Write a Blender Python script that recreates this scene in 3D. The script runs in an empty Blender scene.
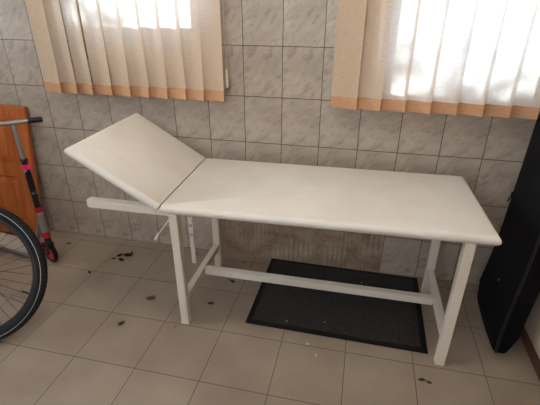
import bpy, bmesh, math, random
from mathutils import Vector, Matrix
random.seed(7)
C = bpy.context.scene.collection
PI = math.pi
R = math.radians

# ------------------------------------------------------------------ materials
def srgb(r, g, b):
    f = lambda c: (c / 12.92) if c <= .04045 else ((c + .055) / 1.055) ** 2.4
    return (f(r / 255), f(g / 255), f(b / 255), 1)

class NT:
    def __init__(s, name):
        s.m = bpy.data.materials.new(name); s.m.use_nodes = True
        s.t = s.m.node_tree; s.t.nodes.clear()
        s.out = s.t.nodes.new('ShaderNodeOutputMaterial')
    def n(s, kind, **kw):
        nd = s.t.nodes.new('ShaderNode' + kind)
        for k, v in kw.items():
            if k in nd.inputs: nd.inputs[k].default_value = v
            else: setattr(nd, k, v)
        return nd
    def l(s, a, b): s.t.links.new(a, b)
    def math(s, op, a, b=None, c=None):
        nd = s.t.nodes.new('ShaderNodeMath'); nd.operation = op
        for i, v in enumerate((a, b, c)):
            if v is None: continue
            if isinstance(v, (int, float)): nd.inputs[i].default_value = v
            else: s.l(v, nd.inputs[i])
        return nd.outputs[0]
    def mix(s, f, a, b):
        nd = s.t.nodes.new('ShaderNodeMix'); nd.data_type = 'RGBA'
        for sock, v in ((nd.inputs[0], f), (nd.inputs[6], a), (nd.inputs[7], b)):
            if isinstance(v, (int, float, tuple)): sock.default_value = v
            else: s.l(v, sock)
        return nd.outputs[2]
    def ramp(s, f, stops):
        nd = s.t.nodes.new('ShaderNodeValToRGB'); cr = nd.color_ramp
        while len(cr.elements) < len(stops): cr.elements.new(.5)
        for e, (p, c) in zip(cr.elements, stops): e.position = p; e.color = c
        s.l(f, nd.inputs[0]); return nd.outputs[0]
    def noise(s, vec, scale, detail=3, rough=.5, dist=0):
        nd = s.n('TexNoise', Scale=scale, Detail=detail, Roughness=rough, Distortion=dist)
        if vec is not None: s.l(vec, nd.inputs['Vector'])
        return nd.outputs[0]
    def obj(s): return s.n('TexCoord').outputs['Object']
    def xyz(s, v):
        nd = s.n('SeparateXYZ'); s.l(v, nd.inputs[0]); return nd.outputs
    def comb(s, x, y, z):
        nd = s.n('CombineXYZ')
        for i, v in enumerate((x, y, z)):
            if isinstance(v, (int, float)): nd.inputs[i].default_value = v
            else: s.l(v, nd.inputs[i])
        return nd.outputs[0]
    def bsdf(s, col, rough=.5, metal=0, spec=.5, bump=None, bstr=.3, bdist=.002, coat=0):
        b = s.n('BsdfPrincipled')
        for k, v in (('Base Color', col), ('Roughness', rough), ('Metallic', metal), ('Specular IOR Level', spec), ('Coat Weight', coat)):
            if isinstance(v, (int, float, tuple)): b.inputs[k].default_value = v
            else: s.l(v, b.inputs[k])
        if bump is not None:
            bm_ = s.n('Bump', Strength=bstr, Distance=bdist); s.l(bump, bm_.inputs['Height']); s.l(bm_.outputs[0], b.inputs['Normal'])
        s.l(b.outputs[0], s.out.inputs[0]); return b

def simple(name, col, rough=.5, metal=0, spec=.5, nscale=30, var=.12, bstr=.1, coat=0):
    t = NT(name); o = t.obj(); f = t.noise(o, nscale, 4)
    dark = tuple(c * (1 - var) for c in col[:3]) + (1,); light = tuple(min(1, c * (1 + var)) for c in col[:3]) + (1,)
    t.bsdf(t.mix(f, dark, light), rough, metal, spec, bump=t.noise(o, nscale * 6, 2), bstr=bstr, bdist=.001, coat=coat)
    return t.m

TW, TH, FT = .2, .2467, .2953
def grid_mask(t, u, v, tw, th, g):
    """1 on the joint lines of a grid"""
    a = t.math('PINGPONG', u, tw / 2); b = t.math('PINGPONG', v, th / 2)
    m1 = t.math('LESS_THAN', a, g); m2 = t.math('LESS_THAN', b, g)
    return t.math('MAXIMUM', m1, m2)

def wall_tiles():
    t = NT('marbled_wall_tile'); o = t.obj(); x, y, z = t.xyz(o)
    h = t.math('ADD', x, y)
    g = grid_mask(t, h, z, TW, TH, .00165)
    lu = t.math('FLOORED_MODULO', h, TW); lv = t.math('FLOORED_MODULO', z, TH)
    a = R(42)
    p = t.math('ADD', t.math('MULTIPLY', lu, math.cos(a)), t.math('MULTIPLY', lv, math.sin(a)))
    q = t.math('SUBTRACT', t.math('MULTIPLY', lv, math.cos(a)), t.math('MULTIPLY', lu, math.sin(a)))
    loc = t.comb(t.math('MULTIPLY', p, .45), q, t.math('MULTIPLY', t.math('FLOOR', t.math('DIVIDE', t.math('ADD', z, 10), TH)), .013))
    n1 = t.noise(loc, 16, 3, .5, .4); n2 = t.noise(loc, 40, 4, .6, .9); n3 = t.noise(o, 2.2, 2)
    base = t.ramp(n1, [(.30, srgb(144, 128, 114)), (.47, srgb(170, 152, 136)), (.62, srgb(186, 170, 153)), (.8, srgb(170, 144, 118))])
    vein = t.ramp(n2, [(.34, srgb(112, 102, 96)), (.48, srgb(176, 162, 148)), (1, srgb(186, 172, 156))])
    col = t.mix(.42, base, vein)
    col = t.mix(t.math('MULTIPLY', n3, .25), col, srgb(160, 146, 130))
    col = t.mix(g, col, srgb(58, 42, 30))
    # bare adhesive where the lowest row of tiles has come off
    m = t.math('MULTIPLY', t.math('MULTIPLY', t.math('GREATER_THAN', x, -.2), t.math('LESS_THAN', x, .7965)),
               t.math('MULTIPLY', t.math('LESS_THAN', z, TH), t.math('GREATER_THAN', y, -.01)))
    comb_ = t.n('TexWave', Scale=11, Distortion=6, Detail=3); comb_.inputs['Detail Scale'].default_value = 1.2
    t.l(t.comb(x, 0, t.math('MULTIPLY', z, .15)), comb_.inputs['Vector'])
    patch = t.math('MULTIPLY', comb_.outputs[1], t.ramp(t.noise(o, 6, 3, .6), [(.47, (0, 0, 0, 1)), (.6, (1, 1, 1, 1))]))
    glue = t.ramp(t.noise(o, 9, 5, .65), [(.3, srgb(112, 84, 64)), (.5, srgb(146, 122, 100)), (.7, srgb(166, 144, 122))])
    glue = t.mix(t.math('MULTIPLY', patch, .4), glue, srgb(196, 180, 160))
    col = t.mix(m, col, glue)
    bump = t.mix(m, t.math('SUBTRACT', 1, g), t.math('MULTIPLY', patch, .8))
    rough = t.math('ADD', t.math('MULTIPLY', m, .55), .34)
    t.bsdf(col, rough, spec=.45, bump=bump, bstr=.6, bdist=.002)
    return t.m

def floor_tiles():
    t = NT('beige_floor_tile'); o = t.obj(); x, y, z = t.xyz(o)
    u = t.math('SUBTRACT', x, -.8372); v = t.math('SUBTRACT', y, -.6599)
    g = grid_mask(t, u, v, FT, FT, .0016)
    cell = t.comb(t.math('FLOOR', t.math('DIVIDE', u, FT)), t.math('FLOOR', t.math('DIVIDE', v, FT)), 0)
    wn = t.n('TexWhiteNoise'); t.l(cell, wn.inputs[0])
    n1 = t.noise(o, 3.2, 4, .55); n2 = t.noise(o, 120, 2, .6)
    col = t.ramp(n1, [(.3, srgb(142, 124, 107)), (.55, srgb(156, 138, 120)), (.75, srgb(166, 148, 129))])
    col = t.mix(t.math('MULTIPLY', n2, .28), col, srgb(124, 108, 95))
    col = t.mix(t.math('MULTIPLY', wn.outputs[0], .12), col, srgb(182, 164, 148))
    col = t.mix(g, col, srgb(88, 72, 60))
    t.bsdf(col, t.math('ADD', .36, t.math('MULTIPLY', n1, .2)), spec=.4, bump=t.math('SUBTRACT', 1, g), bstr=.4, bdist=.0015)
    return t.m

def fabric():
    t = NT('peach_blind_fabric'); o = t.obj(); x, y, z = t.xyz(o)
    w1 = t.noise(t.comb(t.math('MULTIPLY', x, 30), t.math('MULTIPLY', y, 30), t.math('MULTIPLY', z, 420)), 1, 3, .7)
    w2 = t.noise(t.comb(t.math('MULTIPLY', x, 500), t.math('MULTIPLY', y, 500), t.math('MULTIPLY', z, 20)), 1, 2, .6)
    w = t.math('ADD', t.math('MULTIPLY', w1, .65), t.math('MULTIPLY', w2, .35))
    col = t.ramp(w, [(.3, srgb(232, 188, 148)), (.7, srgb(252, 222, 188))])
    tr = t.ramp(w, [(.3, srgb(200, 208, 214)), (.7, srgb(228, 238, 246))])
    d = t.n('BsdfDiffuse'); t.l(col, d.inputs[0])
    s = t.n('BsdfTranslucent'); t.l(tr, s.inputs[0])
    b = t.n('Bump', Strength=.35, Distance=.0008); t.l(w, b.inputs['Height']); t.l(b.outputs[0], d.inputs['Normal'])
    mx = t.n('MixShader'); mx.inputs[0].default_value = .52
    t.l(d.outputs[0], mx.inputs[1]); t.l(s.outputs[0], mx.inputs[2]); t.l(mx.outputs[0], t.out.inputs[0])
    return t.m

def hem_fabric():
    t = NT('double_hem_fabric'); o = t.obj(); x, y, z = t.xyz(o)
    w = t.noise(t.comb(t.math('MULTIPLY', x, 30), t.math('MULTIPLY', y, 30), t.math('MULTIPLY', z, 420)), 1, 3, .7)
    col = t.ramp(w, [(.3, srgb(192, 140, 104)), (.7, srgb(220, 172, 134))])
    d = t.n('BsdfDiffuse'); t.l(col, d.inputs[0]); s = t.n('BsdfTranslucent', Color=srgb(205, 160, 120))
    mx = t.n('MixShader'); mx.inputs[0].default_value = .16
    t.l(d.outputs[0], mx.inputs[1]); t.l(s.outputs[0], mx.inputs[2]); t.l(mx.outputs[0], t.out.inputs[0])
    return t.m

def vinyl():
    t = NT('cream_vinyl'); o = t.obj()
    f = t.noise(o, 3.5, 4, .55); st = t.noise(o, 9, 3, .5)
    col = t.ramp(f, [(.3, srgb(216, 207, 196)), (.6, srgb(226, 218, 208))])
    col = t.mix(t.math('MULTIPLY', t.ramp(st, [(.56, (0, 0, 0, 1)), (.72, (1, 1, 1, 1))]), .22), col, srgb(216, 198, 164))
    t.bsdf(col, .42, spec=.4, bump=t.noise(o, 400, 2), bstr=.12, bdist=.0006)
    return t.m

def pine():
    t = NT('orange_pine'); o = t.obj(); x, y, z = t.xyz(o)
    f = t.noise(t.comb(t.math('MULTIPLY', x, 26), t.math('MULTIPLY', y, 26), t.math('MULTIPLY', z, 2.2)), 1.3, 5, .6, .8)
    col = t.ramp(f, [(.3, srgb(146, 72, 32)), (.5, srgb(176, 94, 44)), (.72, srgb(196, 112, 58))])
    t.bsdf(col, .38, spec=.45, bump=f, bstr=.1, bdist=.001, coat=.15)
    return t.m

def mat_pile():
    t = NT('charcoal_ribbed_pile'); o = t.obj(); x, y, z = t.xyz(o)
    f = t.noise(o, 260, 3, .7); g = t.noise(o, 14, 3)
    col = t.ramp(f, [(.35, srgb(36, 35, 34)), (.6, srgb(72, 70, 68)), (.8, srgb(122, 118, 114))])
    col = t.mix(t.math('MULTIPLY', g, .35), col, srgb(44, 42, 41))
    w = t.math('PINGPONG', x, .004)
    t.bsdf(col, .95, spec=.1, bump=t.math('ADD', t.math('MULTIPLY', w, 120), f), bstr=.8, bdist=.003)
    return t.m

def black_cloth():
    t = NT('black_nylon'); o = t.obj()
    f = t.noise(o, 5, 4, .6); g = t.noise(o, 500, 2)
    col = t.ramp(f, [(.3, srgb(8, 8, 12)), (.7, srgb(17, 16, 22))])
    t.bsdf(col, .8, spec=.15, bump=t.math('ADD', t.math('MULTIPLY', f, 3), g), bstr=.3, bdist=.003)
    return t.m

def print_tube():
    t = NT('black_tube_with_grey_print'); o = t.obj()
    f = t.noise(o, 26, 3, .6, .5)
    col = t.ramp(f, [(.5, srgb(16, 16, 18)), (.60, srgb(22, 22, 24)), (.63, srgb(190, 186, 184)), (.7, srgb(120, 116, 116))])
    t.bsdf(col, .35)
    return t.m

def glass():
    t = NT('window_glass'); tr = t.n('BsdfTransparent', Color=(.96, .98, .97, 1)); g = t.n('BsdfGlossy', Roughness=.02)
    fr = t.n('Fresnel', IOR=1.45); mx = t.n('MixShader'); t.l(fr.outputs[0], mx.inputs[0]); t.l(tr.outputs[0], mx.inputs[1]); t.l(g.outputs[0], mx.inputs[2])
    t.l(mx.outputs[0], t.out.inputs[0]); return t.m

M = dict(tile=wall_tiles(), floor=floor_tiles(), fabric=fabric(), hem=hem_fabric(), vinyl=vinyl(), pine=pine(), pile=mat_pile(),
    cloth=black_cloth(), prnt=print_tube(), glass=glass(),
    plaster=simple('cream_plaster', srgb(200, 180, 156), .85, nscale=6, var=.05, bstr=.2),
    ceil=simple('white_plaster', srgb(228, 216, 200), .9, nscale=5, var=.03),
    skirt=simple('brown_skirting', srgb(96, 58, 42), .5, nscale=12),
    frame=simple('cream_enamel', srgb(222, 211, 194), .38, spec=.5, nscale=14, var=.05),
    upvc=simple('white_window_frame', srgb(232, 232, 230), .35, nscale=10, var=.02),
    rubber=simple('black_rubber', srgb(16, 16, 17), .7, spec=.3, nscale=50, var=.2),
    tyre=simple('dark_tyre_rubber', srgb(27, 28, 29), .75, spec=.3, nscale=60, var=.2, bstr=.4),
    stripe=simple('grey_reflective_stripe', srgb(176, 182, 186), .4, nscale=80, var=.05),
    rim=simple('dark_alloy', srgb(52, 49, 48), .4, metal=.5, nscale=40, var=.2),
    steel=simple('brushed_steel', srgb(176, 174, 172), .32, metal=.85, nscale=40, var=.08),
    alloy=simple('grey_alloy', srgb(150, 150, 148), .4, metal=.6, nscale=40, var=.08),
    spoke=simple('spoke_steel', srgb(74, 66, 64), .4, metal=.4, nscale=40),
    red=simple('red_plastic', srgb(176, 30, 44), .4, nscale=30, var=.08),
    pink=simple('pink_red_plastic', srgb(224, 40, 92), .4, nscale=30, var=.08),
    blk=simple('black_plastic', srgb(22, 22, 24), .45, nscale=30, var=.15),
    bike=simple('dark_blue_paint', srgb(30, 36, 52), .3, nscale=30, var=.08, coat=.3),
    deck=simple('pale_grip_deck', srgb(176, 166, 152), .8, nscale=40, var=.1, bstr=.4),
    leafd=simple('dark_dry_leaf', srgb(42, 30, 22), .8, nscale=90, var=.4),
    leafo=simple('orange_dry_leaf', srgb(172, 108, 76), .7, nscale=90, var=.3),
    leafb=simple('brown_dry_leaf', srgb(92, 66, 48), .75, nscale=90, var=.3),
    crumb=simple('pale_crumb', srgb(214, 196, 170), .7, nscale=90, var=.2),
    cordm=simple('ivory_cord', srgb(196, 184, 160), .6, nscale=90, var=.05),
    weightm=simple('ivory_plastic', srgb(214, 202, 168), .45, nscale=50, var=.04),
    ground=simple('garden_paving', srgb(150, 144, 132), .9, nscale=4, var=.15),
    bark=simple('grey_brown_bark', srgb(96, 82, 68), .9, nscale=20, var=.3, bstr=.6))
def leaf_mat():
    t = NT('green_leaves'); d = t.n('BsdfDiffuse', Color=srgb(84, 112, 52)); s = t.n('BsdfTranslucent', Color=srgb(120, 150, 60))
    mx = t.n('MixShader'); mx.inputs[0].default_value = .3; t.l(d.outputs[0], mx.inputs[1]); t.l(s.outputs[0], mx.inputs[2]); t.l(mx.outputs[0], t.out.inputs[0]); return t.m
M['leaf'] = leaf_mat()

# ------------------------------------------------------------------ mesh helpers
class MB:
    def __init__(s): s.b = bmesh.new()
    def box(s, a, b, mat=None, bev=0):
        a, b = Vector(a), Vector(b); v = []
        tmp = bmesh.new()
        for k in range(8):
            v.append(tmp.verts.new((b.x if k & 1 else a.x, b.y if k & 2 else a.y, b.z if k & 4 else a.z)))
        for f in ((0, 2, 3, 1), (4, 5, 7, 6), (0, 1, 5, 4), (2, 6, 7, 3), (0, 4, 6, 2), (1, 3, 7, 5)): tmp.faces.new([v[i] for i in f])
        if bev: bmesh.ops.bevel(tmp, geom=tmp.edges[:], offset=bev, segments=2, affect='EDGES')
        s.merge(tmp, mat); return s
    def merge(s, tmp, mat=None):
        if mat is not None: bmesh.ops.transform(tmp, matrix=mat, verts=tmp.verts)
        mp = {v: s.b.verts.new(v.co) for v in tmp.verts}
        for f in tmp.faces:
            try: s.b.faces.new([mp[v] for v in f.verts])
            except ValueError: pass
        tmp.free()
    def tube(s, pts, r, seg=12, closed=False, caps=True):
        pts = [Vector(p) for p in pts]; n = len(pts)
        rs = r if isinstance(r, (list, tuple)) else [r] * n
        rings = []; prev = None
        for i, p in enumerate(pts):
            if closed: t = (pts[(i + 1) % n] - pts[i - 1]).normalized()
            else: t = (pts[min(i + 1, n - 1)] - pts[max(i - 1, 0)]).normalized()
            if prev is None:
                ref = Vector((0, 0, 1)) if abs(t.z) < .9 else Vector((1, 0, 0)); u = t.cross(ref).normalized()
            else: u = (prev - t * prev.dot(t)).normalized()
            prev = u; w = t.cross(u)
            rings.append([s.b.verts.new(p + (u * math.cos(2 * PI * k / seg) + w * math.sin(2 * PI * k / seg)) * rs[i]) for k in range(seg)])
        m = n if closed else n - 1
        for i in range(m):
            A, B = rings[i], rings[(i + 1) % n]
            for k in range(seg): s.b.faces.new((A[k], A[(k + 1) % seg], B[(k + 1) % seg], B[k]))
        if caps and not closed: s.b.faces.new(rings[0][::-1]); s.b.faces.new(rings[-1])
        return s
    def lathe(s, prof, axis_o, axis_d, seg=48, closed=True):
        """prof: (radius, offset along the axis), revolved; closed profile gives a solid ring"""
        o = Vector(axis_o); d = Vector(axis_d).normalized(); ref = Vector((0, 0, 1)) if abs(d.z) < .9 else Vector((1, 0, 0))
        u = d.cross(ref).normalized(); w = d.cross(u)
        rings = []
        for k in range(seg):
            a = 2 * PI * k / seg; e = u * math.cos(a) + w * math.sin(a)
            rings.append([s.b.verts.new(o + e * r_ + d * h) for r_, h in prof])
        n = len(prof)
        for k in range(seg):
            A, B = rings[k], rings[(k + 1) % seg]
            for i in range(n if closed else n - 1):
                j = (i + 1) % n
                s.b.faces.new((A[i], A[j], B[j], B[i]))
        if not closed:
            s.b.faces.new([rings[k][0] for k in range(seg)]); s.b.faces.new([rings[k][-1] for k in range(seg)][::-1])
        return s
    def build(s, name, mat, parent=None, smooth=False):
        bmesh.ops.recalc_face_normals(s.b, faces=s.b.faces)
        me = bpy.data.meshes.new(name); s.b.to_mesh(me); s.b.free()
        mats = mat if isinstance(mat, list) else [mat]
        for m_ in mats: me.materials.append(m_)
        if smooth:
            for p in me.polygons: p.use_smooth = True
            me.set_sharp_from_angle(angle=R(40))
        o = bpy.data.objects.new(name, me); C.objects.link(o)
        if parent: o.parent = parent
        return o

def thing(name, label, cat, loc=(0, 0, 0), group=None):
    o = bpy.data.objects.new(name, None); C.objects.link(o); o.location = loc; o.empty_display_size = .1
    o['label'] = label; o['category'] = cat
    if group: o['group'] = group
    return o
def tag(o, label, cat, group=None):
    o['label'] = label; o['category'] = cat
    if group: o['group'] = group
    return o
def struct(o): o['kind'] = 'structure'; return o

# ------------------------------------------------------------------ the room
XL, XR, YB, ZC, WT = -2.75, 1.455, -3.7, 2.6, .28
def wall_with_holes(name, holes, x0, x1, z0, z1, y0, y1, mat):
    """slab between y0 and y1 with rectangular openings (xa, xb, za, zb)"""
    xs = sorted({x0, x1, *[h[0] for h in holes], *[h[1] for h in holes]}); zs = sorted({z0, z1, *[h[2] for h in holes], *[h[3] for h in holes]})
    m = MB(); b = m.b; vs = {}
    def V(x, y, z):
        k = (round(x, 5), round(y, 5), round(z, 5))
        if k not in vs: vs[k] = b.verts.new((x, y, z))
        return vs[k]
    solid = lambda i, j: 0 <= i < len(xs) - 1 and 0 <= j < len(zs) - 1 and not any(h[0] <= (xs[i] + xs[i + 1]) / 2 <= h[1] and h[2] <= (zs[j] + zs[j + 1]) / 2 <= h[3] for h in holes)
    for i in range(len(xs) - 1):
        for j in range(len(zs) - 1):
            if not solid(i, j): continue
            a, c, d, e = xs[i], xs[i + 1], zs[j], zs[j + 1]
            for y in (y0, y1): b.faces.new((V(a, y, d), V(c, y, d), V(c, y, e), V(a, y, e)))
            if not solid(i - 1, j): b.faces.new((V(a, y0, d), V(a, y1, d), V(a, y1, e), V(a, y0, e)))
            if not solid(i + 1, j): b.faces.new((V(c, y0, d), V(c, y1, d), V(c, y1, e), V(c, y0, e)))
            if not solid(i, j - 1): b.faces.new((V(a, y0, d), V(c, y0, d), V(c, y1, d), V(a, y1, d)))
            if not solid(i, j + 1): b.faces.new((V(a, y0, e), V(c, y0, e), V(c, y1, e), V(a, y1, e)))
    return struct(m.build(name, mat))
W1 = (-.93, -.15, 1.14, 2.25)
W2 = (.70, 1.40, 1.06, 2.25)
wall_with_holes('wall_window', [W1, W2], XL - .1, XR + .1, 0, ZC, 0, WT, M['tile'])
RW = (-1.3, .7, 1.5, 2.4)  # unseen rear opening, added to bring light from behind the camera
wall_with_holes('wall_rear', [RW], XL - .1, XR + .1, 0, ZC, YB - .2, YB, M['plaster'])
LWN = (-2.3, -.5, 1.0, 2.3)  # unseen opening in the left wall, added to light the room from that side
wl = wall_with_holes('wall_left', [LWN], YB, 0, 0, ZC, 0, .1, M['plaster'])
wl.data.transform(Matrix(((0, -1, 0, XL), (1, 0, 0, 0), (0, 0, 1, 0), (0, 0, 0, 1))))
struct(MB().box((XR, YB, 0), (XR + .1, 0, ZC)).build('wall_right', M['plaster']))
struct(MB().box((XL - .1, YB - .2, -.1), (XR + .1, WT, 0)).build('floor', M['floor']))
struct(MB().box((XL - .1, YB - .2, ZC), (XR + .1, WT, ZC + .1)).build('ceiling', M['ceil']))
struct(MB().box((XR - .010, YB + .02, 0), (XR, -.001, .055), bev=.002).build('baseboard_right', M['skirt']))

def window(idx, w, y, nm, fb=.05):
    xa, xb, za, zb = w
    root = struct(bpy.data.objects.new('window_%d' % idx, None)); C.objects.link(root); root.location = (xa, y, za)
    L = Matrix.Translation((-xa, -y, -za))
    m = MB(); f = .05
    for a, b_ in (((xa, y, za), (xb, y + .06, za + fb)), ((xa, y, zb - f), (xb, y + .06, zb)), ((xa, y, za + fb), (xa + f, y + .06, zb - f)), ((xb - f, y, za + fb), (xb, y + .06, zb - f))):
        m.box(a, b_, L)
    for k in range(1, nm):
        xm = xa + (xb - xa) * k / nm; m.box((xm - .02, y + .004, za + fb), (xm + .02, y + .056, zb - f), L)
    m.build('window_frame', M['upvc'], root)
    MB().box((xa + f, y + .026, za + fb), (xb - f, y + .032, zb - f), L).build('pane', M['glass'], root)
    return root
window(1, W1, .20, 1, .28); window(2, W2, .20, 1, .092); window(3, RW, YB - .14, 1)  # window 3 belongs to the added rear opening
w4 = window(4, LWN, 0, 2); w4.location = (XL - .02, LWN[0], LWN[2]); w4.rotation_euler.z = R(90)  # window 4 belongs to the added left opening

# ------------------------------------------------------------------ outside
g = struct(MB().box((-8, WT, -.3), (8, 9, -.2)).build('ground', M['ground']))

def tree(name, label, x, y, h, crown, n, seed):
    rnd = random.Random(seed); root = thing(name, label, 'tree', (x, y, -.2), 'small trees outside the windows')
    m = MB(); m.tube([(0, 0, 0), (.03, .02, h * .35), (-.03, 0, h * .7), (.02, .02, h)], [.05, .045, .03, .01], 10)
    tips = []
    for k in range(26):
        a = rnd.uniform(0, 2 * PI); z0 = h * rnd.uniform(.3, .95); l = crown * rnd.uniform(.5, 1)
        p0 = Vector((0, 0, z0)); p1 = p0 + Vector((math.cos(a), math.sin(a), .35)) * l * .5; p2 = p1 + Vector((math.cos(a + .4), math.sin(a + .4), .2)) * l * .5
        m.tube([p0, p1, p2], [.015, .009, .004], 6); tips += [p1, p2, (p1 + p2) / 2]
    m.build('trunk', M['bark'], root, True)
    b = MB()
    for k in range(n):
        c = rnd.choice(tips) + Vector([max(-.3, min(.3, rnd.gauss(0, .14))) for _ in range(3)])
        e = Matrix.Rotation(rnd.uniform(0, 6.3), 3, 'Z') @ Matrix.Rotation(rnd.uniform(-1, 1), 3, 'X')
        s = rnd.uniform(.045, .075)
        pts = [(-1, 0, 0), (-.4, .42, .06), (.3, .4, .06), (1, 0, -.1), (.3, -.4, .06), (-.4, -.42, .06)]
        b.b.faces.new([b.b.verts.new(c + e @ (Vector(q) * s)) for q in pts])
    o = b.build('foliage', M['leaf'], root); o['kind'] = 'stuff'
tree('small_tree', 'small leafy tree outside behind the left window', -.6, 3.9, 4.1, .62, 1000, 3)
tree('small_tree', 'small leafy tree outside behind the right window', 1.42, 4.0, 4.1, .62, 1700, 9)

# ------------------------------------------------------------------ vertical blinds
def slat_mesh(z0, z1, w, wav):
    b = MB().b; nx, nz = 8, 30; V = []
    for j in range(nz + 1):
        z = z0 + (z1 - z0) * j / nz
        V.append([b.verts.new(((i / nx - .5) * w, .006 * math.sin(PI * i / nx) + wav * math.sin(j * .35 + i * .3) * .0015, z)) for i in range(nx + 1)])
    for j in range(nz):
        for i in range(nx): b.faces.new((V[j][i], V[j][i + 1], V[j + 1][i + 1], V[j + 1][i]))
    return b
def blind(label, xs, ang, zb, cord=None):
    yb = -.08; root = thing('vertical_blind', label, 'blind', (xs[0], yb, zb), 'vertical blinds at the windows')
    zt = 2.36 - zb
    MB().box((-.08, -.025, zt), (xs[-1] - xs[0] + .08, .03, zt + .045), bev=.004).build('head_rail', M['upvc'], root)
    rnd = random.Random(len(xs))
    for i, x in enumerate(xs):
        a = R(ang[i % len(ang)]) ; w = .127
        rot = Matrix.Translation((x - xs[0], 0, 0)) @ Matrix.Rotation(-a, 4, 'Z')
        m = MB(); m.b.free(); m.b = slat_mesh(.052, zt, w, rnd.choice((-1, 1)))
        bmesh.ops.solidify(m.b, geom=m.b.faces[:], thickness=0) if False else None
        bmesh.ops.transform(m.b, matrix=rot, verts=m.b.verts)
        s = m.build('slat', M['fabric'], root, True)
        h = MB()
        n = 8; rows = []
        for j, z in enumerate((0, .004, .027, .050, .0535)):
            th = (.0012, .0022, .0022, .0018, .0010)[j]
            rows.append([[h.b.verts.new(((k / n - .5) * w, .006 * math.sin(PI * k / n) + sg * th, z)) for k in range(n + 1)] for sg in (-1, 1)])
        for j in range(4):
            for sd in (0, 1):
                for k in range(n): h.b.faces.new((rows[j][sd][k], rows[j][sd][k + 1], rows[j + 1][sd][k + 1], rows[j + 1][sd][k]))
            for k in (0, n): h.b.faces.new((rows[j][0][k], rows[j][1][k], rows[j + 1][1][k], rows[j + 1][0][k]))
        for k in range(n):
            h.b.faces.new((rows[0][0][k], rows[0][0][k + 1], rows[0][1][k + 1], rows[0][1][k]))
            h.b.faces.new((rows[4][0][k], rows[4][0][k + 1], rows[4][1][k + 1], rows[4][1][k]))
        bmesh.ops.transform(h.b, matrix=rot, verts=h.b.verts)
        h.build('hem', M['hem'], s)
        MB().box((-.010, -.004, zt - .02), (.010, .004, zt + .004), rot).build('slat_clip', M['upvc'], s)
    if cord:
        cx = cord - xs[0]
        MB().tube([(cx, .045, zt), (cx + .004, .045, .8), (cx - .004, .048, .3), (cx, .05, .16)], .0014, 6).build('cord', M['cordm'], root)
        MB().lathe([(.003, .155), (.007, .14), (.0095, .10), (.0095, .065), (.006, .058)], (cx, .05, 0), (0, 0, 1), 12, False).build('cord_weight', M['weightm'], root, True)
LX = [-1.075, -.975, -.875, -.765, -.655, -.55, -.445, -.345, -.245, -.142]
blind('peach vertical blind at the left window, with the pull cord at its right edge', LX, [13, 15, 18, 12, 15, 13, 14, 11, 14, 10], .972, cord=-.080)
RX = [.515 + .1105 * i for i in range(8)]
blind('peach fabric vertical blind at the right window, brightest sunlit, cut by the photo edge', RX, [13, 15, 12, 16, 13, 15, 12, 14], .968)

# ------------------------------------------------------------------ treatment table
tt = thing('treatment_table', 'cream vinyl treatment table with raised backrest end on a white steel frame', 'massage table', (0, 0, 0)); tt.rotation_euler.z = R(.5)
def cushion(L, W, T, prof, rc=.004, k0=1, k1=1):
    """rounded upholstered slab, x 0..L, y 0..W, z 0..T"""
    b = MB()
    rings = []
    def ring(ins, z):
        pts = []; r = rc
        i0, i1 = ins * k0, ins * k1      # k0, k1: how far the two end edges are rounded
        for cx, cy, a0 in ((L - i1 - r, ins + r, -90), (L - i1 - r, W - ins - r, 0), (i0 + r, W - ins - r, 90), (i0 + r, ins + r, 180)):
            for k in range(5):
                a = R(a0 + k * 22.5); pts.append((cx + r * math.cos(a), cy + r * math.sin(a), z))
        return [b.b.verts.new(p) for p in pts]
    for ins, z in prof: rings.append(ring(ins, z * T))
    for A, B in zip(rings, rings[1:]):
        n = len(A)
        for k in range(n): b.b.faces.new((A[k], A[(k + 1) % n], B[(k + 1) % n], B[k]))
    b.b.faces.new(rings[0]); b.b.faces.new(rings[-1])
    return b
PROF = [(.020, 0), (.010, .10), (.004, .24), (.001, .40), (.0, .55), (.0015, .70), (.005, .85), (.010, .95), (.018, 1)]
X0, X1, Y0, Y1, ZT = -.170, 1.126, -.7235, -.1295, .641
c = cushion(X1 - X0 - .002, Y1 - Y0, .040, PROF, k0=.14)
bmesh.ops.translate(c.b, vec=(X0 + .001, Y0, ZT), verts=c.b.verts)
SK = Matrix.Translation((X0, (Y0 + Y1) / 2, 0)) @ Matrix.Rotation(R(1.3), 4, 'Z') @ Matrix.Translation((-X0, -(Y0 + Y1) / 2, 0))
SK = Matrix.Translation((-.004, .003, .001)) @ SK          # the upholstery sits a touch askew on its frame
bmesh.ops.transform(c.b, matrix=SK, verts=c.b.verts)
c.build('table_top', M['vinyl'], tt, True)
c = cushion(.433, Y1 - Y0, .040, PROF, k1=.14)
bmesh.ops.transform(c.b, matrix=Matrix.Translation((X0 - .0006, Y0, ZT + .040)) @ Matrix.Rotation(R(32), 4, 'Y') @ Matrix.Translation((-.433, 0, -.040)), verts=c.b.verts)
bmesh.ops.transform(c.b, matrix=SK, verts=c.b.verts)
hr = c.build('backrest', M['vinyl'], tt, True)
LW = .039
lx0, lx1, ly0, ly1 = -.168, 1.022, -.653, -.155
for lx in (lx0, lx1):
    for ly in (ly0, ly1):
        lg = MB().box((lx, ly, .006), (lx + LW, ly + LW, ZT), bev=.003).build('leg', M['frame'], tt)
        MB().box((lx - .001, ly - .001, 0), (lx + LW + .001, ly + LW + .001, .012), bev=.002).build('foot_cap', M['frame'], lg)
    MB().box((lx + .003, ly0 + LW, .123), (lx + LW - .003, ly1, .158), bev=.002).build('cross_bar', M['frame'], tt)
MB().box((lx0 + LW, -.40, .121), (lx1, -.365, .159), bev=.002).build('stretcher', M['frame'], tt)
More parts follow.
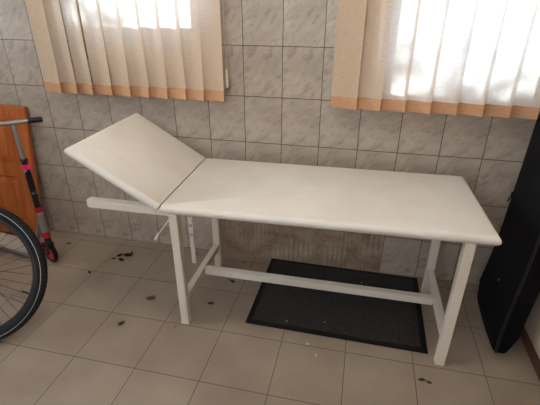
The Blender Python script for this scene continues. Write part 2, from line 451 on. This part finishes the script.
for yy in (ly0 + .002, ly1):
    rl = MB().box((-.555, yy, ZT - .040), (lx0, yy + .035, ZT - .002), bev=.002).build('side_rail', M['frame'], tt)
    MB().box((-.557, yy + .002, ZT - .038), (-.5545, yy + .033, ZT - .004), bev=.001).build('end_plug', M['frame'], rl)
# prop bar with a row of holes, hanging from the backrest hinge down to the cross bar
pb = MB().box((-.196, -.402, .185), (-.173, -.396, ZT - .02), bev=.001).build('prop_bar', M['frame'], tt)
for k in range(5):
    MB().lathe([(.0075, -.003), (.0075, .003), (.0045, .003), (.0045, -.003)], (-.1845, -.402, .36 + k * .055), (0, 1, 0), 14).build('prop_hole_rim', M['alloy'], pb, True)
MB().box((-.19, -.41, ZT - .03), (-.15, -.385, ZT + .002), bev=.002).build('hinge_bracket', M['frame'], tt)
rd = MB().tube([(-.165, -.60, ZT - .05), (-.262, -.605, .462)], .003, 10).build('locking_rod', M['frame'], tt, True)
MB().tube([(-.255, -.6047, .472), (-.271, -.6053, .444)], [.005, .007], 12).build('rod_grip', M['frame'], rd, True)
MB().box((-.175, -.62, ZT - .065), (-.154, -.58, ZT - .02), bev=.002).build('rod_bracket', M['frame'], tt)

# ------------------------------------------------------------------ floor mat
mt = thing('door_mat', 'charcoal ribbed door mat with black rubber border under the treatment table', 'mat', (.578, -.297, 0))
MX, MY = .43, .288
m = MB()
MB().box((-MX, -MY, 0), (MX, MY, .004), bev=.0015).build('rubber_border', M['rubber'], mt)
MB().box((-MX + .028, -MY + .028, .0035), (MX - .028, MY - .028, .0095), bev=.002).build('ribbed_pile', M['pile'], mt)
mt.rotation_euler.z = R(-.6)

# ------------------------------------------------------------------ leaning pine panel
pp = thing('wooden_cabinet_door', 'orange pine panelled cabinet door leaning on the tiled wall behind the scooter', 'cabinet door')
PW, PH, PT = .62, .866, .026
# local: x -PW..0 (right edge at 0), y 0 (face) .. PT, z 0..PH
ST = .105
def pbx(name, a, b_, bev=.003, par=pp): return MB().box(a, b_, bev=bev).build(name, M['pine'], par)
for xa in (-PW, -ST): pbx('stile', (xa, 0, 0), (xa + ST, PT, PH))
for za, zb in ((0, .09), (.415, .50), (PH - .09, PH)): pbx('rail', (-PW + ST + .0005, .001, za), (-ST - .0005, PT - .001, zb))
for za, zb in ((.09, .415), (.50, PH - .09)):
    x0, x1 = -PW + ST, -ST
    b = MB(); V = lambda i, y: [b.b.verts.new(q) for q in ((x0 + i, y, za + i), (x1 - i, y, za + i), (x1 - i, y, zb - i), (x0 + i, y, zb - i))]
    r_ = [V(.0005, .0235), V(.0005, .020), V(.008, .021), V(.012, .016), V(.048, .009), V(.050, .005)]
    for A, B in zip(r_, r_[1:]):
        for k in range(4): b.b.faces.new((A[k], A[(k + 1) % 4], B[(k + 1) % 4], B[k]))
    b.b.faces.new(r_[0][::-1]); b.b.faces.new(r_[-1])
    b.build('raised_panel', M['pine'], pp)
# set on its lower edge and leaned back so the top touches the wall
pbot = Vector((-1.398, -.098, 0)); ptop = Vector((-1.340, -.034, .866))
up = (ptop - pbot).normalized(); ax = Vector((1, .17, 0)); ax = (ax - up * ax.dot(up)).normalized(); nn = up.cross(ax)
pp.matrix_world = Matrix(((ax.x, nn.x, up.x, pbot.x), (ax.y, nn.y, up.y, pbot.y), (ax.z, nn.z, up.z, pbot.z + .003), (0, 0, 0, 1)))

# ------------------------------------------------------------------ scooter
sc = thing('kick_scooter', 'folding kick scooter with black grips and red wheels in front of the pine door', 'scooter', (-1.147, -.330, 0))
T = Vector((-.006, -.001, .862)); Bt = Vector((.006, -.002, .22))
ax_ = (T - Bt).normalized(); at = lambda z: Bt + (T - Bt) * ((z - .22) / (.862 - .22))
wd = Vector((.93, -.37, 0)).normalized()      # rolling direction of the turned front wheel
sd = Vector((0, 0, 1)).cross(wd)
hd = Vector((.5, .84, 0)) * 0 + Vector((.82, .57, 0))
hd = Vector((.43, .90, 0)).normalized() if False else Vector((.62, .60, 0)).normalized()
hb = MB().tube([T - hd * .140, T + hd * .10], .0108, 14); hb.tube([T - hd * .028, T + hd * .028], .0125, 14)
hb.build('handlebar', M['steel'], sc, True)
for s_ in (1, -1):
    MB().tube([T + hd * s_ * .068, T + hd * s_ * .074, T + hd * s_ * .132, T + hd * s_ * .138], [.0135, .015, .0155, .011], 16).build('grip', M['blk'], sc, True)
MB().tube([at(.862), at(.64)], .0115, 14).build('upper_stem', M['alloy'], sc, True)
MB().tube([at(.665), at(.655), at(.652), at(.635)], [.018, .020, .0175, .0175], 16).build('stem_collar', M['blk'], sc, True)
q = MB().tube([at(.636), at(.606)], .020, 16); q.box((.015, -.012, .612), (.045, .004, .628), Matrix.Translation((0, -.004, 0)), .002)
q.build('quick_release_clamp', M['pink'], sc, True)
MB().tube([at(.607), at(.375)], .017, 16).build('lower_stem', M['prnt'], sc, True)
MB().tube([at(.376), at(.345)], .021, 16).build('stem_ring', M['red'], sc, True)
MB().tube([at(.346), at(.328)], .019, 16).build('steel_collar', M['steel'], sc, True)
hq = MB().tube([at(.329), at(.21)], [.018, .021], 16)
hq.tube([at(.30) + Vector((-.012, 0, 0)), (-.07, .01, .17), (-.11, .02, .07)], .011, 12)
hq.build('head_tube', M['alloy'], sc, True)
MB().tube([at(.215), at(.178)], .0235, 16).build('head_cap', M['red'], sc, True)
wc = at(.064) - wd * .008
wc.z = .065
fk = MB()
fk.tube([at(.18), at(.125)], .019, 14)
for s_ in (1, -1):
    p0 = at(.14) + sd * s_ * .016; p1 = wc + sd * s_ * .019
    d_ = [p0 + wd * -.02, p0 + wd * .022, p1 + wd * .012, p1 + Vector((0, 0, -.012)), p1 - wd * .012]
    va = [fk.b.verts.new(p - sd * s_ * .002) for p in d_]; vb = [fk.b.verts.new(p + sd * s_ * .002) for p in d_]
    fk.b.faces.new(va); fk.b.faces.new(vb[::-1])
    for k in range(5): fk.b.faces.new((va[k], va[(k + 1) % 5], vb[(k + 1) % 5], vb[k]))
fk.tube([wc - sd * .024, wc + sd * .024], .006, 10)
fk.build('fork', M['blk'], sc, True)
def scooter_wheel(cen, side):
    w = MB().lathe([(.048, -.011), (.060, -.0115), (.065, -.006), (.065, .006), (.060, .0115), (.048, .011)], cen, side, 36).build('wheel', M['rubber'], sc, True)
    MB().lathe([(.008, -.010), (.012, -.0125), (.044, -.0105), (.0485, -.0105), (.0485, .0105), (.044, .0105), (.012, .0125), (.008, .010)], cen, side, 30).build('wheel_core', M['red'], w, True)
scooter_wheel(wc, sd)
dd = Vector((-1, .16, 0)).normalized(); ds = Vector((0, 0, 1)).cross(dd)
def oriented(o_, x_, y_): return Matrix(((x_.x, y_.x, 0, o_.x), (x_.y, y_.y, 0, o_.y), (0, 0, 1, o_.z), (0, 0, 0, 1)))
DM = oriented(Vector((-.115, .02, .047)), dd, ds)
MB().box((0, -.055, 0), (.40, .055, .022), DM, .006).build('deck', M['deck'], sc)
MB().box((-.004, -.057, .004), (.012, .057, .030), DM, .003).build('deck_front_bracket', M['red'], sc)
MB().box((.0, -.058, -.012), (.39, .058, -.001), DM, .003).build('deck_underframe', M['alloy'], sc)
rw = Vector((-.10, .02, 0)) + dd * .475; rw.z = .065
fk = MB()
for s_ in (1, -1): fk.box((.38, s_ * .022 - .003, .004), (.485, s_ * .022 + .003, .026), DM, .001)
fk.build('rear_fork', M['alloy'], sc)
scooter_wheel(rw, ds)
mg = MB(); ps = []
for k in range(7):
    a = R(20 + k * 22); ps.append(rw - dd * math.cos(a) * .076 + Vector((0, 0, math.sin(a) * .076)))
va = [mg.b.verts.new(p + ds * .017) for p in ps]; vb = [mg.b.verts.new(p - ds * .017) for p in ps]
vc = [mg.b.verts.new(p + ds * .017 + (p - rw).normalized() * .003) for p in ps]; vd = [mg.b.verts.new(p - ds * .017 + (p - rw).normalized() * .003) for p in ps]
for A, B in ((va, vb), (vc, vd), (va, vc), (vb, vd)):
    for k in range(6): mg.b.faces.new((A[k], A[k + 1], B[k + 1], B[k]))
mg.b.faces.new((va[0], vb[0], vd[0], vc[0])); mg.b.faces.new((va[6], vb[6], vd[6], vc[6]))
mg.build('rear_mudguard', M['alloy'], sc)

# ------------------------------------------------------------------ bicycle
th, lean = R(19.6), R(22.5)
bk = thing('bicycle', 'bicycle with black tyre and grey sidewall stripe, leaning at the left edge', 'bicycle')
ax = Vector((math.cos(th), math.sin(th), 0)); n_ = Vector((-math.sin(th), math.cos(th), 0))
up = Vector((0, 0, 1)) * math.cos(lean) + n_ * math.sin(lean); sy = up.cross(ax)
RT, RC = .311, .024
bk.matrix_world = Matrix(((ax.x, sy.x, up.x, -1.022), (ax.y, sy.y, up.y, -1.0), (ax.z, sy.z, up.z, .0035), (0, 0, 0, 1)))
def wheel(cx, name, detail):
    cen = Vector((cx, 0, .335))
    tp = [(RT + RC * math.cos(a) * 1.0, RC * 1.02 * math.sin(a)) for a in [2 * PI * k / 20 for k in range(20)]]
    ty = MB().lathe(tp, cen, (0, 1, 0), 96)
    # shallow tread blocks
    for k in range(96):
        a = 2 * PI * k / 96
        for s_ in (-1, 0, 1):
            aa = a + (.016 if s_ == 0 else 0); rr_ = RT + RC - (.0028 if s_ else .0004)
            e = Vector((math.cos(aa), 0, math.sin(aa))); tg = Vector((-math.sin(aa), 0, math.cos(aa)))
            mt_ = Matrix(((tg.x, 0, e.x, cen.x + e.x * rr_), (tg.y, 1, e.y, s_ * .0095), (tg.z, 0, e.z, cen.z + e.z * rr_), (0, 0, 0, 1)))
            ty.box((-.006, -.0035, -.001), (.006, .0035, .0005), mt_)
    root = ty.build(name, M['tyre'], bk, True)
    # sidewall stripes
    st = MB()
    for s_ in (-1, 1):
        a1, a2 = R(76), R(81)
        st.lathe([(RT + (RC + k) * math.cos(a), s_ * (RC * 1.02 + k) * math.sin(a)) for a, k in ((a1, -.001), (a1, .0006), (a2, .0006), (a2, -.001))], cen, (0, 1, 0), 96)
    st.build('reflective_stripe', M['stripe'], root, True)
    MB().lathe([(.300, -.0125), (.302, -.0105), (.298, -.004), (.298, .004), (.302, .0105), (.300, .0125), (.277, .0115), (.272, .006), (.272, -.006), (.277, -.0115)], cen, (0, 1, 0), 96).build('rim', M['rim'], root, True)
    MB().lathe([(.006, -.05), (.014, -.046), (.022, -.036), (.022, -.032), (.013, -.026), (.011, 0), (.013, .026), (.022, .032), (.022, .036), (.014, .046), (.006, .05)], cen, (0, 1, 0), 28, False).build('hub', M['steel'], root, True)
    N = 36; allsp = MB()
    for k in range(N):
        a = 2 * PI * (k + .5) / N; s_ = 1 if k % 2 else -1; off = R(62) * (1 if (k // 2) % 2 else -1)
        p1 = cen + Vector((math.cos(a) * .277, 0, math.sin(a) * .277)); p0 = cen + Vector((math.cos(a + off) * .020, s_ * .034, math.sin(a + off) * .020))
        q = MB() if detail else allsp
        q.tube([p0, p1], .0012, 6)
        if detail: q.build('spoke', M['spoke'], root, True)
    if not detail: allsp.build('spokes', M['spoke'], root, True)
    else: allsp.b.free()
    va = R(-24); e = Vector((math.cos(va), 0, math.sin(va)))
    MB().tube([cen + e * .277, cen + e * .262, cen + e * .260, cen + e * .240, cen + e * .236], [.003, .003, .0042, .0042, .002], 10).build('valve', M['blk'], root, True)
    return root
wheel(0, 'front_wheel', True)
wheel(-1.06, 'rear_wheel', False)
hubF = Vector((0, 0, .335)); hubR = Vector((-1.06, 0, .335)); headB = Vector((-.235, 0, .74)); headT = Vector((-.275, 0, .87)); bb = Vector((-.63, 0, .29)); seatT = Vector((-.80, 0, .78))
fr = MB(); fr.tube([headB, headT], .019, 14); fr.tube([bb, (headB + headT) / 2 - Vector((0, 0, .03))], .018, 14); fr.tube([seatT - Vector((0, 0, .06)), headT - Vector((0, 0, .03))], .015, 14)
fr.tube([bb, seatT], .016, 14); fr.tube([bb - Vector((0, .034, 0)), bb + Vector((0, .034, 0))], .021, 14)
for s_ in (-1, 1):
    fr.tube([bb + Vector((0, s_ * .022, 0)), hubR + Vector((.35, s_ * .04, -.01)), hubR + Vector((0, s_ * .062, 0))], .009, 10)
    fr.tube([seatT + Vector((0, s_ * .012, -.05)), hubR + Vector((.2, s_ * .045, .36)), hubR + Vector((0, s_ * .062, 0))], .008, 10)
fr.build('frame', M['bike'], bk, True)
f2 = MB()
f2.tube([headB + Vector((.004, -.05, -.012)), headB + Vector((.004, .05, -.012))], .015, 12)
for s_ in (-1, 1): f2.tube([headB + Vector((0, s_ * .045, -.01)), Vector((-.12, s_ * .052, .53)), hubF + Vector((0, s_ * .060, 0))], [.014, .013, .008], 12)
f2.build('fork', M['bike'], bk, True)
hb = MB(); hb.tube([headT, headT + Vector((-.03, 0, .09))], .012, 12)
hT = headT + Vector((-.03, 0, .09)); hb.tube([hT + Vector((-.10, .28, .02)), hT + Vector((-.03, .16, .02)), hT, hT + Vector((-.03, -.16, .02)), hT + Vector((-.10, -.28, .02))], .011, 12)
hb.build('handlebar', M['steel'], bk, True)
for s_ in (-1, 1): MB().tube([hT + Vector((-.065, s_ * .22, .02)), hT + Vector((-.115, s_ * .305, .02))], .016, 14).build('grip', M['blk'], bk, True)
MB().tube([seatT - Vector((-.01, 0, .03)), seatT + Vector((-.035, 0, .10))], .013, 12).build('seat_post', M['steel'], bk, True)
sd_ = MB(); sT = seatT + Vector((-.04, 0, .11))
tops = []
for x_, w_, h_ in ((.15, .012, .0), (.10, .022, .006), (.02, .035, .004), (-.06, .075, .008), (-.11, .085, .018), (-.135, .06, .012)):
    tops.append([sd_.b.verts.new(sT + Vector((x_, w_ * math.cos(a), h_ + .028 * math.sin(a) - (.0 if math.sin(a) > 0 else -.01)))) for a in [2 * PI * k / 12 for k in range(12)]])
for A, B in zip(tops, tops[1:]):
    for k in range(12): sd_.b.faces.new((A[k], A[(k + 1) % 12], B[(k + 1) % 12], B[k]))
sd_.b.faces.new(tops[0]); sd_.b.faces.new(tops[-1])
sd_.build('saddle', M['blk'], bk, True)
cr = MB().lathe([(.07, -.05), (.092, -.05), (.092, -.046), (.07, -.046)], bb, (0, 1, 0), 40)
cr.tube([bb + Vector((0, -.062, 0)), bb + Vector((0, .062, 0))], .008, 10)
for s_ in (-1, 1):
    cr.tube([bb + Vector((0, s_ * .062, 0)), bb + Vector((s_ * .15, s_ * .07, -.06))], .009, 10)
cr.build('crankset', M['rim'], bk, True)
for s_ in (-1, 1):
    p_ = bb + Vector((s_ * .15, s_ * .07, -.06)); MB().box(p_ + Vector((-.04, min(s_ * .005, s_ * .09), -.012)), p_ + Vector((.04, max(s_ * .005, s_ * .09), .012)), bev=.004).build('pedal', M['blk'], bk)
ky = .24; kz = (ky * math.sin(lean) - 0) / math.cos(lean)
MB().tube([bb + Vector((-.05, .03, -.01)), Vector((-.74, ky, kz + .006))], .008, 10).build('kickstand', M['alloy'], bk, True)

# ------------------------------------------------------------------ black case against the right wall
bg = thing('black_case', 'tall flat black fabric case leaning against the right wall beside the table', 'case', (1.38, -.31, 0))
lev = [(0, .0, -.49, -.15), (.012, -.004, -.52, -.11), (.1, -.008, -.522, -.098), (.2, -.006, -.522, -.095), (.3, .0, -.522, -.095), (.45, .008, -.522, -.095), (.7, .014, -.522, -.095), (1.0, .021, -.522, -.095),
       (1.2, .026, -.522, -.095), (1.27, .028, -.51, -.11), (1.295, .029, -.46, -.15)]
def case_ring(b, z, dx, ya, yb, ins=0):
    xl_f = 1.300 + dx; xl_b = 1.318 + dx * 1.1 + min(.014, max(0, z - .1) * .11); t_ = .082 if 0.02 < z < 1.28 else .05
    ya += ins; yb -= ins
    pts = []; n = 10
    for k in range(n + 1):
        f_ = k / n; s_ = math.sin(PI * f_); y = ya + (yb - ya) * (.5 - .5 * math.cos(PI * f_)) 
        pts.append((xl_f + (xl_b - xl_f) * f_ - .012 * s_ + (.010 if k in (0, n) else 0), y))
    for k in range(n + 1):
        f_ = 1 - k / n; s_ = math.sin(PI * f_); y = ya + (yb - ya) * (.5 - .5 * math.cos(PI * f_))
        pts.append((min(xl_f + (xl_b - xl_f) * f_ + t_ + .004 * s_ - (.010 if k in (0, n) else 0), 1.451), y))
    return [b.verts.new((x - 1.38, y + .31, z)) for x, y in pts]
cb = MB(); rs = [case_ring(cb.b, *l_) for l_ in lev]
for A, B in zip(rs, rs[1:]):
    n = len(A)
    for k in range(n): cb.b.faces.new((A[k], A[(k + 1) % n], B[(k + 1) % n], B[k]))
cb.b.faces.new(rs[0]); cb.b.faces.new(rs[-1])
cs = cb.build('case_body', M['cloth'], bg, True)
def piping(sel):
    pts = []
    for z, dx, ya, yb in lev:
        xf = 1.300 + dx; xb = 1.318 + dx * 1.1 + min(.014, max(0, z - .1) * .11)
        pts.append(((xb if sel else xf) + .004 - 1.38, (yb if sel else ya) + .31 + (.002 if sel else -.002), z + .004))
    return pts
for s_ in (0, 1): MB().tube(piping(s_), .0065, 10).build('piping', M['blk'], bg, True)
zp = MB().box((-.048, .206, .60), (-.036, .212, .625), bev=.001); zp.tube([(-.044, .209, .60), (-.052, .212, .572)], .004, 8)
zp.build('zipper_pull', M['blk'], bg)
MB().lathe([(.002, -.003), (.006, -.002), (.006, .002), (.002, .003)], (-.0775, -.02, .275), (1, 0, 0), 14, False).build('snap_button', M['steel'], bg, True)

# ------------------------------------------------------------------ litter on the floor
def leaf(name, label, x, y, s, rot, mat, curl=.35, z=0, cat='leaf', group=None):
    b = MB(); n = 8; rows = []
    for j in range(n + 1):
        u = j / n; w = math.sin(PI * u ** .8) * .62 * (1 + .12 * math.sin(j * 2.3)) + .01
        rows.append([b.b.verts.new(Vector(((u - .5) * 2, w * v, curl * (v * v) * .5 + curl * .5 * (u - .5) ** 2 * 2)) * s) for v in (-1, -.5, 0, .5, 1)])
    for A, B in zip(rows, rows[1:]):
        for k in range(4): b.b.faces.new((A[k], A[k + 1], B[k + 1], B[k]))
    ext = bmesh.ops.solidify(b.b, geom=b.b.faces[:], thickness=.0006)
    b.tube([(-1 * s, 0, curl * .25 * s), (-1.45 * s, .1 * s, .02 * s)], .0008, 6)
    zmin = min(v.co.z for v in b.b.verts)
    bmesh.ops.translate(b.b, vec=(0, 0, -zmin), verts=b.b.verts)
    o = b.build(name, mat, None, True); o.location = (x, y, z); o.rotation_euler.z = rot
    return tag(o, label, cat, group)
D, O_, B_ = M['leafd'], M['leafo'], M['leafb']
leaf('dry_leaf', 'small brown leaf scrap nearest the scooter wheel by the wall foot', -1.184, -.131, .013, .4, D)
leaf('dry_leaf', 'small brown leaf on the joint left of the table, nearest the bicycle', -.86, -.383, .014, 2.6, D)
leaf('dry_leaf', 'small black leaf, left of two at the top of the dark cluster', -.779, -.188, .018, .9, D, .9)
leaf('dry_leaf', 'largest black crumpled leaf of the dark cluster under the backrest rail', -.728, -.178, .026, .2, D, .9)
leaf('dry_leaf', 'tiny black leaf bit at the very back of the dark cluster', -.722, -.145, .013, 1.5, D, .8)
leaf('dry_leaf', 'black leaf at the front of the dark cluster', -.742, -.231, .019, -.2, D, .8)
leaf('dry_leaf', 'faint brown leaf bit at the left of the dark cluster', -.798, -.225, .014, .1, B_, .5)
leaf('dry_leaf', 'curled orange leaf lying alone left of the table leg', -.396, -.519, .021, .7, O_, 1.1)
leaf('dry_leaf', 'brown leaf between the left front table leg and the mat', -.069, -.486, .016, .3, D, .7)
leaf('dry_leaf', 'black curled leaf just below the stretcher left of the mat', -.012, -.284, .016, -.5, D, .8)
leaf('dry_leaf', 'thin black leaf bit touching the curled leaf below the stretcher', -.038, -.268, .007, .2, D, .4)
leaf('dry_leaf', 'tiny dark leaf bit behind the stretcher near the mat corner', .003, -.086, .008, .3, D, .4)
leaf('dry_leaf', 'brown curled leaf on the open floor in front of the orange one', -.448, -.724, .017, 1.1, B_, .8)
leaf('dry_leaf', 'tiny orange leaf beside the left front table foot', -.180, -.685, .007, 1.3, O_, .8)
leaf('dry_leaf', 'brown smear-like leaf scrap in front of the right front foot, left one', .964, -.741, .014, .2, B_, .3)
leaf('dry_leaf', 'brown leaf scrap in front of the right front foot, right one', .992, -.748, .012, -.3, B_, .3)
leaf('dry_leaf', 'black speck of leaf at the wall foot behind the locking rod', -.318, -.055, .008, 1.0, D, .7)
def crumb(label, x, y, s, z=0):
    b = MB(); t = bmesh.new(); bmesh.ops.create_icosphere(t, subdivisions=2, radius=s)
    for v in t.verts: v.co *= random.uniform(.78, 1.15); v.co.z *= .7
    zm = min(v.co.z for v in t.verts); bmesh.ops.translate(t, vec=(0, 0, -zm), verts=t.verts); b.merge(t)
    o = b.build('crumb', M['crumb'], None, True); o.location = (x, y, z); tag(o, label, 'crumb')
crumb('pale crumb on the floor joint just in front of the mat', .465, -.652, .0065)
crumb('pale crumb one step in front of the mat, further from it', .512, -.711, .005)
crumb('pale speck on the mat near its front left corner', .345, -.535, .0035, .0095)
crumb('pale speck on the front middle of the mat', .53, -.50, .003, .0095)
crumb('pale speck on the mat near its back edge', .70, -.14, .003, .0095)

# ------------------------------------------------------------------ light
w = bpy.data.worlds.new('sky'); bpy.context.scene.world = w; w.use_nodes = True
nt = w.node_tree; bgn = nt.nodes['Background']
tc = nt.nodes.new('ShaderNodeTexCoord'); sp = nt.nodes.new('ShaderNodeSeparateXYZ'); rp = nt.nodes.new('ShaderNodeValToRGB')
nt.links.new(tc.outputs['Generated'], sp.inputs[0]); nt.links.new(sp.outputs[2], rp.inputs[0]); nt.links.new(rp.outputs[0], bgn.inputs[0])
rp.color_ramp.elements[0].color = (.82, .90, 1, 1); rp.color_ramp.elements[1].color = (.52, .70, 1, 1)
bgn.inputs[1].default_value = 8.2
sun = bpy.data.lights.new('sun', 'SUN'); sun.energy = 8; sun.angle = R(.8); sun.color = (1, .95, .87)
so = bpy.data.objects.new('sun', sun); C.objects.link(so); so.location = (2, 6, 6)
d = Vector((-.10, -1, -.40)); so.rotation_euler = d.to_track_quat('-Z', 'Y').to_euler()
al = bpy.data.lights.new('added_rear_fill', 'AREA'); al.shape = 'RECTANGLE'; al.size = 1.9; al.size_y = .85; al.energy = 7; al.color = (1, .965, .92)  # fill light added at the unseen rear opening to brighten the room
a2 = bpy.data.lights.new('added_left_fill', 'AREA'); a2.shape = 'RECTANGLE'; a2.size = 1.7; a2.size_y = 1.2; a2.energy = 8; a2.color = (1, .97, .93)  # side fill added at the unseen left opening
a2o = bpy.data.objects.new('added_left_fill', a2); C.objects.link(a2o); a2o.location = (XL + .02, -1.4, 1.65); a2o.rotation_euler = Vector((1, 0, -.25)).to_track_quat('-Z', 'Z').to_euler()
lf = thing('added_ceiling_light', 'added round white ceiling light, out of view above the treatment table', 'ceiling light', (.1, -1.05, ZC))  # fixture added out of view to go with the overhead fill
MB().lathe([(.02, 0), (.17, 0), (.19, -.02), (.19, -.035), (.02, -.035)], (0, 0, 0), (0, 0, 1), 40, False).build('light_base', M['upvc'], lf, True)
cl = bpy.data.lights.new('added_top_fill', 'AREA'); cl.shape = 'DISK'; cl.size = .36; cl.energy = 11; cl.color = (1, .965, .92)  # overhead fill, added to brighten upward faces such as the table top
clo = bpy.data.objects.new('added_top_fill', cl); C.objects.link(clo); clo.location = (.1, -1.05, ZC - .04)
ao = bpy.data.objects.new('added_rear_fill', al); C.objects.link(ao); ao.location = (-.3, YB + .02, 1.95); ao.rotation_euler = (R(72), 0, 0)

# ------------------------------------------------------------------ camera
yaw, pitch, roll, F = -.2209, .4607, .0026, 405.70
cy, sy_, cp, sp_ = math.cos(yaw), math.sin(yaw), math.cos(pitch), math.sin(pitch)
f_ = Vector((sy_ * cp, cy * cp, -sp_)); r0 = Vector((cy, -sy_, 0)); u0 = r0.cross(f_)
r1 = r0 * math.cos(roll) + u0 * math.sin(roll); u1 = -r0 * math.sin(roll) + u0 * math.cos(roll)
cam = bpy.data.cameras.new('camera'); cam.sensor_width = 36; cam.lens = F / 540 * 36; cam.clip_start = .05
co = bpy.data.objects.new('camera', cam); C.objects.link(co)
co.matrix_world = Matrix(((r1.x, u1.x, -f_.x, .5995), (r1.y, u1.y, -f_.y, -2.0525), (r1.z, u1.z, -f_.z, 1.429), (0, 0, 0, 1)))
S = bpy.context.scene; S.camera = co
S.view_settings.view_transform = 'Standard'; S.view_settings.look = 'None'; S.view_settings.exposure = .08; S.view_settings.gamma = 1; S.view_settings.use_curve_mapping = False
S.cycles.max_bounces = 10; S.cycles.transparent_max_bounces = 12
